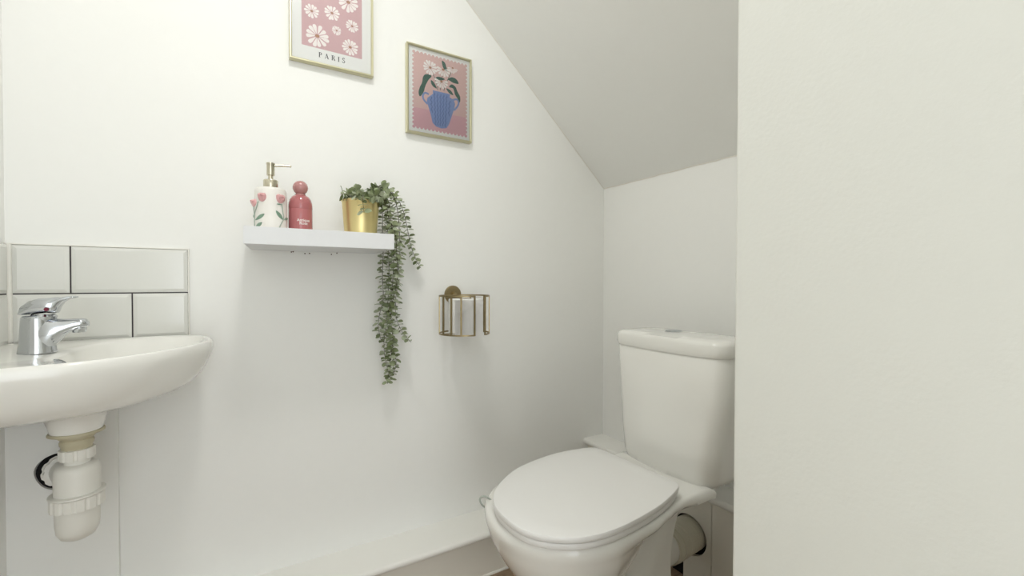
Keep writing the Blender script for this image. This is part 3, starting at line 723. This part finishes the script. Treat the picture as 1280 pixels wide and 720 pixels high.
# ------------------------------------------------------------------ potted trailing eucalyptus
pp = Vector((.2570, 1.165, 0)); PZ = zt
plant = thing('potted_eucalyptus', (pp.x, pp.y, PZ), 'trailing eucalyptus in a gold metal pot at the right end of the shelf', 'plant')
bm = BM(); lathe(bm, (pp.x, pp.y, PZ), [(.036, 0), (.0385, .0012), (.0402, .020), (.0450, .0830), (.0468, .0850), (.0468, .0868), (.0452, .0872), (.0435, .0850), (.0400, .060)], 64, True, False); obj('pot', bm, M['gold'], plant)
bm = BM(); lathe(bm, (pp.x, pp.y, PZ), [(.0428, .074), (.030, .078), (.001, .081)], 40); obj('moss', bm, M['soil'], plant)
STR = {'a': [(0.2926, 1.17, 0.2301), (0.3169, 1.2, 0.2207), (0.325, 1.215, 0.1871), (0.3263, 1.22, 0.1336), (0.3283, 1.22, 0.0771), (0.326, 1.22, 0.0138), (0.328, 1.22, -0.0451), (0.3184, 1.225, -0.0954), (0.3175, 1.23, -0.1286), (0.3274, 1.235, -0.1695)],
       'b': [(0.2956, 1.15, 0.2311), (0.32, 1.15, 0.2131), (0.3311, 1.16, 0.1741), (0.3381, 1.17, 0.1254), (0.3451, 1.18, 0.067), (0.3458, 1.19, 0.0029), (0.3442, 1.2, -0.0621), (0.347, 1.21, -0.1174), (0.3527, 1.215, -0.1622), (0.3488, 1.225, -0.2186), (0.3412, 1.23, -0.2854)],
       'c': [(0.3023, 1.16, 0.2397), (0.334, 1.17, 0.2345), (0.354, 1.18, 0.1999), (0.3635, 1.19, 0.1438), (0.3686, 1.2, 0.0862), (0.3671, 1.21, 0.0251), (0.3633, 1.22, -0.0413), (0.3632, 1.22, -0.0968), (0.3812, 1.22, -0.1423), (0.4065, 1.22, -0.1732)],
       'd': [(0.3049, 1.17, 0.2459), (0.3469, 1.2, 0.2409), (0.3764, 1.21, 0.2061), (0.3931, 1.22, 0.1599), (0.4078, 1.23, 0.1054), (0.4253, 1.24, 0.0677), (0.4456, 1.25, 0.0384)],
       'e': [(0.2865, 1.13, 0.2226), (0.3056, 1.12, 0.199), (0.3156, 1.12, 0.1598), (0.3347, 1.13, 0.1216), (0.3418, 1.14, 0.0691), (0.3498, 1.16, 0.0134), (0.3449, 1.18, -0.0441), (0.3333, 1.2, -0.0943), (0.3453, 1.22, -0.1513), (0.369, 1.24, -0.2227), (0.365, 1.25, -0.2649)],
       'f': [(0.3042, 1.2, 0.2279), (0.3307, 1.22, 0.21), (0.3421, 1.23, 0.1575), (0.3478, 1.235, 0.0697), (0.3491, 1.24, 0.003), (0.3444, 1.24, -0.0863), (0.3353, 1.24, -0.1751), (0.3433, 1.245, -0.2324), (0.3581, 1.25, -0.2801)],
       'g': [(0.2477, 1.13, 0.2146), (0.2467, 1.1, 0.1999), (0.2478, 1.097, 0.1824), (0.2503, 1.1, 0.1639)]}
def leaf(bm, p, d, nrm, L, W, mi, curl=.25):
    d = d.normalized(); s_ = d.cross(nrm).normalized(); nn = s_.cross(d).normalized()
    rows = []
    for i in range(6):
        t = i / 5; ww = W / 2 * (math.sin(PI * (t * .90 + .06)) ** .6); c = p + d * (L * t) + nn * (curl * L * (t - t * t) * .6 - curl * L * .25 * t * t)
        rows.append([c - s_ * ww + nn * abs(W) * .10, c - s_ * ww * .5 + nn * W * .02, c, c + s_ * ww * .5 + nn * W * .02, c + s_ * ww + nn * abs(W) * .10])
    loft(bm, rows, False, False, closed=False, mi=mi)
def strand(pts, step=.0088, L0=.0165, L1=.0140, seed=0, bushy=1.0):
    rnd = random.Random(seed); bm = BM(); P = spline(pts, 10)
    D = [0]
    for a, b in zip(P, P[1:]): D.append(D[-1] + (b - a).length)
    tot = D[-1]; tube(bm, P, [.0011 * (1 - .5 * d / tot) for d in D], 6, mi=3)
    s_ = .004; ph = rnd.uniform(0, PI); j = 0
    while s_ < tot:
        while D[j + 1] < s_ and j < len(D) - 2: j += 1
        p = P[j].lerp(P[j + 1], (s_ - D[j]) / max(1e-9, D[j + 1] - D[j])); t = (P[j + 1] - P[j]).normalized()
        side = t.cross(Vector((.3, 1, .2))).normalized(); o2 = t.cross(side)
        L = (L0 + (L1 - L0) * s_ / tot) * rnd.uniform(.72, 1.25)
        for k in (0, PI):
            a = ph + k + rnd.uniform(-.35, .35); d = side * math.cos(a) + o2 * math.sin(a)
            d = d + t * rnd.uniform(-.15, .55)
            q = p + d.normalized() * .0015
            tipy = q + d.normalized() * L
            if tipy.y > YW - .004: d.y = -abs(d.y); tipy = q + d.normalized() * L
            if q.z > zt - .03 and tipy.x < .3200 and q.z < zt + .012 and q.x > .30 and tipy.y > yf: d.x = abs(d.x) + .2
            mi = rnd.choice((0, 0, 0, 1, 1, 2, 2))
            leaf(bm, q, d, (-t + Vector((rnd.uniform(-.5, .5), rnd.uniform(-.9, .1), rnd.uniform(-.3, .5)))), L, L * rnd.uniform(.62, .95), mi)
        ph += PI / 2 + rnd.uniform(-.3, .3); s_ += step * rnd.uniform(.8, 1.2) * (.75 if s_ < .05 else 1)
    return bm
LM = [M['leaf_a'], M['leaf_b'], M['leaf_c'], M['stem']]
for k, (key, pts) in enumerate(STR.items()):
    start = Vector((pp.x + (pts[0][0] - pp.x) * .35, pp.y + (pts[0][1] - pp.y) * .35, PZ + .080))
    bmS = strand([start] + [Vector(p) for p in pts], seed=k + 3, L0=.0180 if key in 'beca' else .0155)
    obj('trailing_stem', bmS, LM, plant, angle=60, recalc=False)
rnd = random.Random(5)
for k in range(24):     # short sprigs that fill the crown
    a = rnd.uniform(0, 2 * PI); r0 = rnd.uniform(.004, .026)
    b_ = Vector((pp.x + .006 + r0 * math.cos(a), pp.y + r0 * math.sin(a), PZ + .080))
    lean = Vector((math.cos(a) * .8 + .25, math.sin(a) * .6 - .20, rnd.uniform(.30, .80))); lean.normalize()
    ln = rnd.uniform(.022, .042)
    e = b_ + lean * ln; e2 = e + Vector((lean.x, lean.y, -.15)) * ln * .35
    bmS = strand([b_, b_ + lean * ln * .5 + Vector((0, 0, .004)), e, e2], step=.0078, seed=40 + k, L0=.0160, L1=.0150)
    obj('sprig', bmS, LM, plant, angle=60, recalc=False)

# ------------------------------------------------------------------ framed pictures
def pane_mat():
    m = bpy.data.materials.new('clear_glazing'); m.use_nodes = True; nt = m.node_tree; nt.nodes.clear()
    o = nt.nodes.new('ShaderNodeOutputMaterial'); mx = nt.nodes.new('ShaderNodeMixShader'); fr = nt.nodes.new('ShaderNodeFresnel'); fr.inputs[0].default_value = 1.35
    tr = nt.nodes.new('ShaderNodeBsdfTransparent'); tr.inputs[0].default_value = (1, 1, 1, 1); gl = nt.nodes.new('ShaderNodeBsdfGlossy'); gl.inputs['Roughness'].default_value = .12
    nt.links.new(fr.outputs[0], mx.inputs[0]); nt.links.new(tr.outputs[0], mx.inputs[1]); nt.links.new(gl.outputs[0], mx.inputs[2]); nt.links.new(mx.outputs[0], o.inputs[0]); return m
M['glazing'] = pane_mat()
def frame(th, x0, x1, z0, z1, yfr, w=.0055):
    bm = BM(); box(bm, x0 + w - .0005, x1 - w + .0005, yfr + .0030, yfr + .0038, z0 + w - .0005, z1 - w + .0005); obj('glazing', bm, M['glazing'], th, smooth=False)
    bm = BM(); prof = [(0, YW - .001), (0, yfr + .0015), (.0012, yfr), (w - .0015, yfr), (w, yfr + .0015), (w, YW - .009)]
    rings = []
    for ins, y in prof: rings.append([(x0 + ins, y, z0 + ins), (x1 - ins, y, z0 + ins), (x1 - ins, y, z1 - ins), (x0 + ins, y, z1 - ins)])
    loft(bm, rings, False, False); obj('frame', bm, M['frame_gold'], th, angle=30)
    bm = BM(); box(bm, x0 + w - .001, x1 - w + .001, YW - .0095, YW - .002, z0 + w - .001, z1 - w + .001); obj('mount', bm, M['card'], th, smooth=False)
yp = YW - .0097       # inked shapes stand a hair proud of the mount card
def daisy(bm, cx, cz, r, n, seed, sq=1.0, wmi=1, cmi=2, lay=0, span=None):
    rn = random.Random(seed); a0 = rn.uniform(0, 1)
    for i in range(n):
        a = a0 + 2 * PI * i / n + rn.uniform(-.06, .06) if span is None else span[0] + (span[1] - span[0]) * i / (n - 1)
        rr = r * rn.uniform(.9, 1.04); w_ = PI * r / n * .66
        if span: w_ = abs(span[1] - span[0]) * r / n * .36
        P = []
        for t, q in ((.20, .12), (.45, .45), (.70, .85), (.86, .95), (.96, .65), (1.0, 0)):
            P.append((t, q))
        pts = [(t * rr, q * w_) for t, q in P] + [(t * rr, -q * w_) for t, q in P[-2::-1]]
        flatpoly(bm, [(cx + x * math.cos(a) - y * math.sin(a), cz + (x * math.sin(a) + y * math.cos(a)) * sq) for x, y in pts], yp - .0003 - lay, .0002, wmi)
    flatpoly(bm, ellipse(cx, cz, r * .18, r * .13), yp - .0006 - lay, .0002, cmi)
# poster 1
p1 = thing('framed_print', (.21, YW, .567), 'daisy poster reading PARIS in a thin gold frame, higher of the two pictures', 'picture')
x0, x1, z0, z1 = .1050, .3140, .5665, .8285
frame(p1, x0, x1, z0, z1, 1.262)
bm = BM(); flatpoly(bm, [(.1338, .6108), (.2848, .6108), (.2848, .803), (.1338, .803)], yp, .0004, 0)
AF = [[0.1579, 0.7026, 75], [0.2076, 0.7127, 82], [0.2492, 0.7545, 112], [0.2591, 0.6935, 70], [0.171, 0.642, 122], [0.2191, 0.6698, 52], [0.2537, 0.6351, 90], [0.1782, 0.7531, 60], [0.1437, 0.7557, 90], [0.2168, 0.8041, 100], [0.2652, 0.8151, 80]]
for i, (cx, cz, r) in enumerate(AF): daisy(bm, cx, cz, r * .000242, (11, 12, 12, 13, 12, 14, 13, 11, 12, 13, 12)[i], i)
obj('daisy_print', bm, [M['print_pink'], M['white'], M['brown_ink']], p1, smooth=False)
bm = BM()
def glyph(ch, x, z, h, y):
    T = .16 * h; t = .05 * h; U = lambda *a: [(x + p * h, z + q * h) for p, q in a]
    def bar(p0, q0, p1, q1, w_): stroke(bm, U((p0, q0), (p1, q1)), w_ * h, y, .0002, 0, 1)
    if ch == 'P':
        bar(.16, .0, .16, 1, .16); bar(.02, .03, .32, .03, .06); bar(.02, .97, .4, .97, .06)
        stroke(bm, U((.2, .97), (.42, .95), (.54, .85), (.56, .73), (.52, .60), (.42, .51), (.2, .49)), .07 * h, y, .0002, 0); bar(.51, .60, .51, .87, .13)
    if ch == 'A':
        bar(.36, 1, .10, 0, .06); bar(.34, 1, .66, 0, .16); bar(.2, .34, .55, .34, .06); bar(0, .03, .22, .03, .06); bar(.52, .03, .82, .03, .06)
    if ch == 'R':
        bar(.16, .0, .16, 1, .16); bar(.02, .03, .32, .03, .06); bar(.02, .97, .4, .97, .06)
        stroke(bm, U((.2, .97), (.42, .95), (.53, .85), (.54, .75), (.50, .62), (.40, .53), (.2, .51)), .07 * h, y, .0002, 0); bar(.49, .62, .49, .88, .13)
        bar(.36, .52, .66, .02, .16); bar(.60, .03, .76, .03, .06)
    if ch == 'I':
        bar(.16, 0, .16, 1, .16); bar(.02, .03, .30, .03, .06); bar(.02, .97, .30, .97, .06)
    if ch == 'S':
        stroke(bm, U((.50, .80), (.42, .94), (.26, .98), (.12, .88), (.10, .74), (.22, .60), (.38, .48), (.50, .36), (.50, .18), (.38, .04), (.22, .02), (.08, .14), (.05, .26)), .115 * h, y, .0002, 0)
xx = .1742
for ch, adv in zip('PARIS', (1.15, 1.28, 1.25, .82, 1)):
    glyph(ch, xx, .5885, .0130, yp - .0002); xx += adv * .0130
obj('lettering', bm, M['ink'], p1, smooth=False)
# poster 2
V = {'vase': [[0.4904, 0.5722], [0.5466, 0.5721], [0.545, 0.5632], [0.5595, 0.5559], [0.5631, 0.5457], [0.5595, 0.5283], [0.5507, 0.5029], [0.543, 0.4801], [0.5348, 0.4669], [0.5186, 0.463], [0.5012, 0.4655], [0.4898, 0.475], [0.4839, 0.4993], [0.4766, 0.5209], [0.4718, 0.5336], [0.4733, 0.5454], [0.4913, 0.5618]], 'handL': [[0.4781, 0.5571], [0.467, 0.5592], [0.4598, 0.5503], [0.4622, 0.5385], [0.4742, 0.5273]], 'handR': [[0.5553, 0.5569], [0.5688, 0.5612], [0.5751, 0.553], [0.5709, 0.5402], [0.5595, 0.526]], 'leaves': [[[0.467, 0.6137], [0.4816, 0.6163], [0.4865, 0.6115], [0.4767, 0.599], [0.467, 0.5784], [0.4622, 0.5613], [0.4512, 0.5452], [0.4464, 0.5556], [0.4502, 0.5723], [0.4574, 0.5877], [0.4598, 0.6033]], [[0.5197, 0.6675], [0.5298, 0.6631], [0.5338, 0.6524], [0.5389, 0.6381], [0.5287, 0.6418], [0.5222, 0.6518]], [[0.4978, 0.6086], [0.5087, 0.6168], [0.5298, 0.6139], [0.5147, 0.607]], [[0.5379, 0.6158], [0.5517, 0.6252], [0.5672, 0.6227], [0.5751, 0.6103], [0.5569, 0.6094], [0.5466, 0.6131]], [[0.543, 0.5934], [0.5517, 0.6035], [0.5646, 0.5984], [0.5709, 0.5855], [0.5803, 0.5708], [0.5788, 0.5538], [0.5699, 0.5662], [0.562, 0.5764], [0.5569, 0.5919]], [[0.485, 0.601], [0.4928, 0.5973], [0.4997, 0.5882], [0.5027, 0.5796], [0.4913, 0.584], [0.4855, 0.5919]], [[0.5338, 0.5867], [0.543, 0.5864], [0.5517, 0.5812], [0.5569, 0.5715], [0.544, 0.5748]]], 'fl': [[0.4826, 0.6372, 47], [0.5237, 0.6372, 40], [0.5543, 0.6495, 30], [0.5177, 0.5994, 38]], 'stems': [[[0.484, 0.633], [0.5012, 0.6002], [0.5062, 0.5758]], [[0.5237, 0.6312], [0.5162, 0.599], [0.5147, 0.5777]], [[0.5532, 0.6454], [0.5338, 0.6031], [0.5262, 0.5779]]]}
p2 = thing('framed_print', (.514, YW, .434), 'print of a blue vase of daisies in a thin gold frame, nearer the sloped ceiling', 'picture')
x0, x1, z0, z1 = .4090, .6170, .4335, .6925
frame(p2, x0, x1, z0, z1, 1.262)
bm = BM(); sx0, sx1, sz0, sz1 = .4320, .5995, .4545, .6720
flatpoly(bm, [(sx0, sz0), (sx1, sz0), (sx1, .5110), (sx0, .5110)], yp, .0004, 1); flatpoly(bm, [(sx0, .5110), (sx1, .5110), (sx1, sz1), (sx0, sz1)], yp, .0004, 0)
nx, nz = 14, 18
for i in range(nx + 1):
    x = sx0 + (sx1 - sx0) * i / nx
    flatpoly(bm, ellipse(x, sz0, .0047, .0047, 14), yp - .00001, .0004, 1); flatpoly(bm, ellipse(x, sz1, .0047, .0047, 14), yp - .00001, .0004, 0)
for i in range(1, nz):
    z = sz0 + (sz1 - sz0) * i / nz
    for x in (sx0, sx1): flatpoly(bm, ellipse(x, z, .0047, .0047, 14), yp - .00001, .0004, 1 if z < .511 else 0)
for s_ in V['stems']: stroke(bm, s_, .0016, yp - .0002, .0002, 2)
for L_ in V['leaves']: flatpoly(bm, [(p.x, p.z) for p in cspline([(a, 0, b) for a, b in L_], 3)], yp - .0003, .0002, 2)
for key in ('handL', 'handR'): stroke(bm, V[key], .0055, yp - .0003, .0002, 3)
flatpoly(bm, [(a, b) for a, b in V['vase']], yp - .0005, .0002, 3)
for k in range(7):
    cx = .4850 + k * .0100; pts = []
    top_, bo = (.566, .470) if 0 < k < 6 else (.552, .505)
    m = 40
    for i in range(m + 1):
        z = top_ + (bo - top_) * i / m; f = 1 - .22 * (i / m) if top_ > .56 else 1 - .10 * i / m
        pts.append((.516 + (cx - .516) * f + .0019 * math.sin(2 * PI * (top_ - z) / .0135), z))
    stroke(bm, pts, .0019, yp - .0007, .0002, 4, 1)
for i, (cx, cz, r) in enumerate(V['fl']):
    if i == 0: daisy(bm, cx, cz, r * .00048, 13, 3, 1.0, 5, 6, .0003)
    else: daisy(bm, cx, cz + .004, r * .00058, 8, 3 + i, 1.0, 5, 6, .0003 + i * .0004, (-PI - .15, .15) if i != 2 else (-PI + .2, -.2))
obj('vase_print', bm, [M['print_pink2'], M['print_pink3'], M['green'], M['blue'], M['blue2'], M['white'], M['brown_ink']], p2, smooth=False)
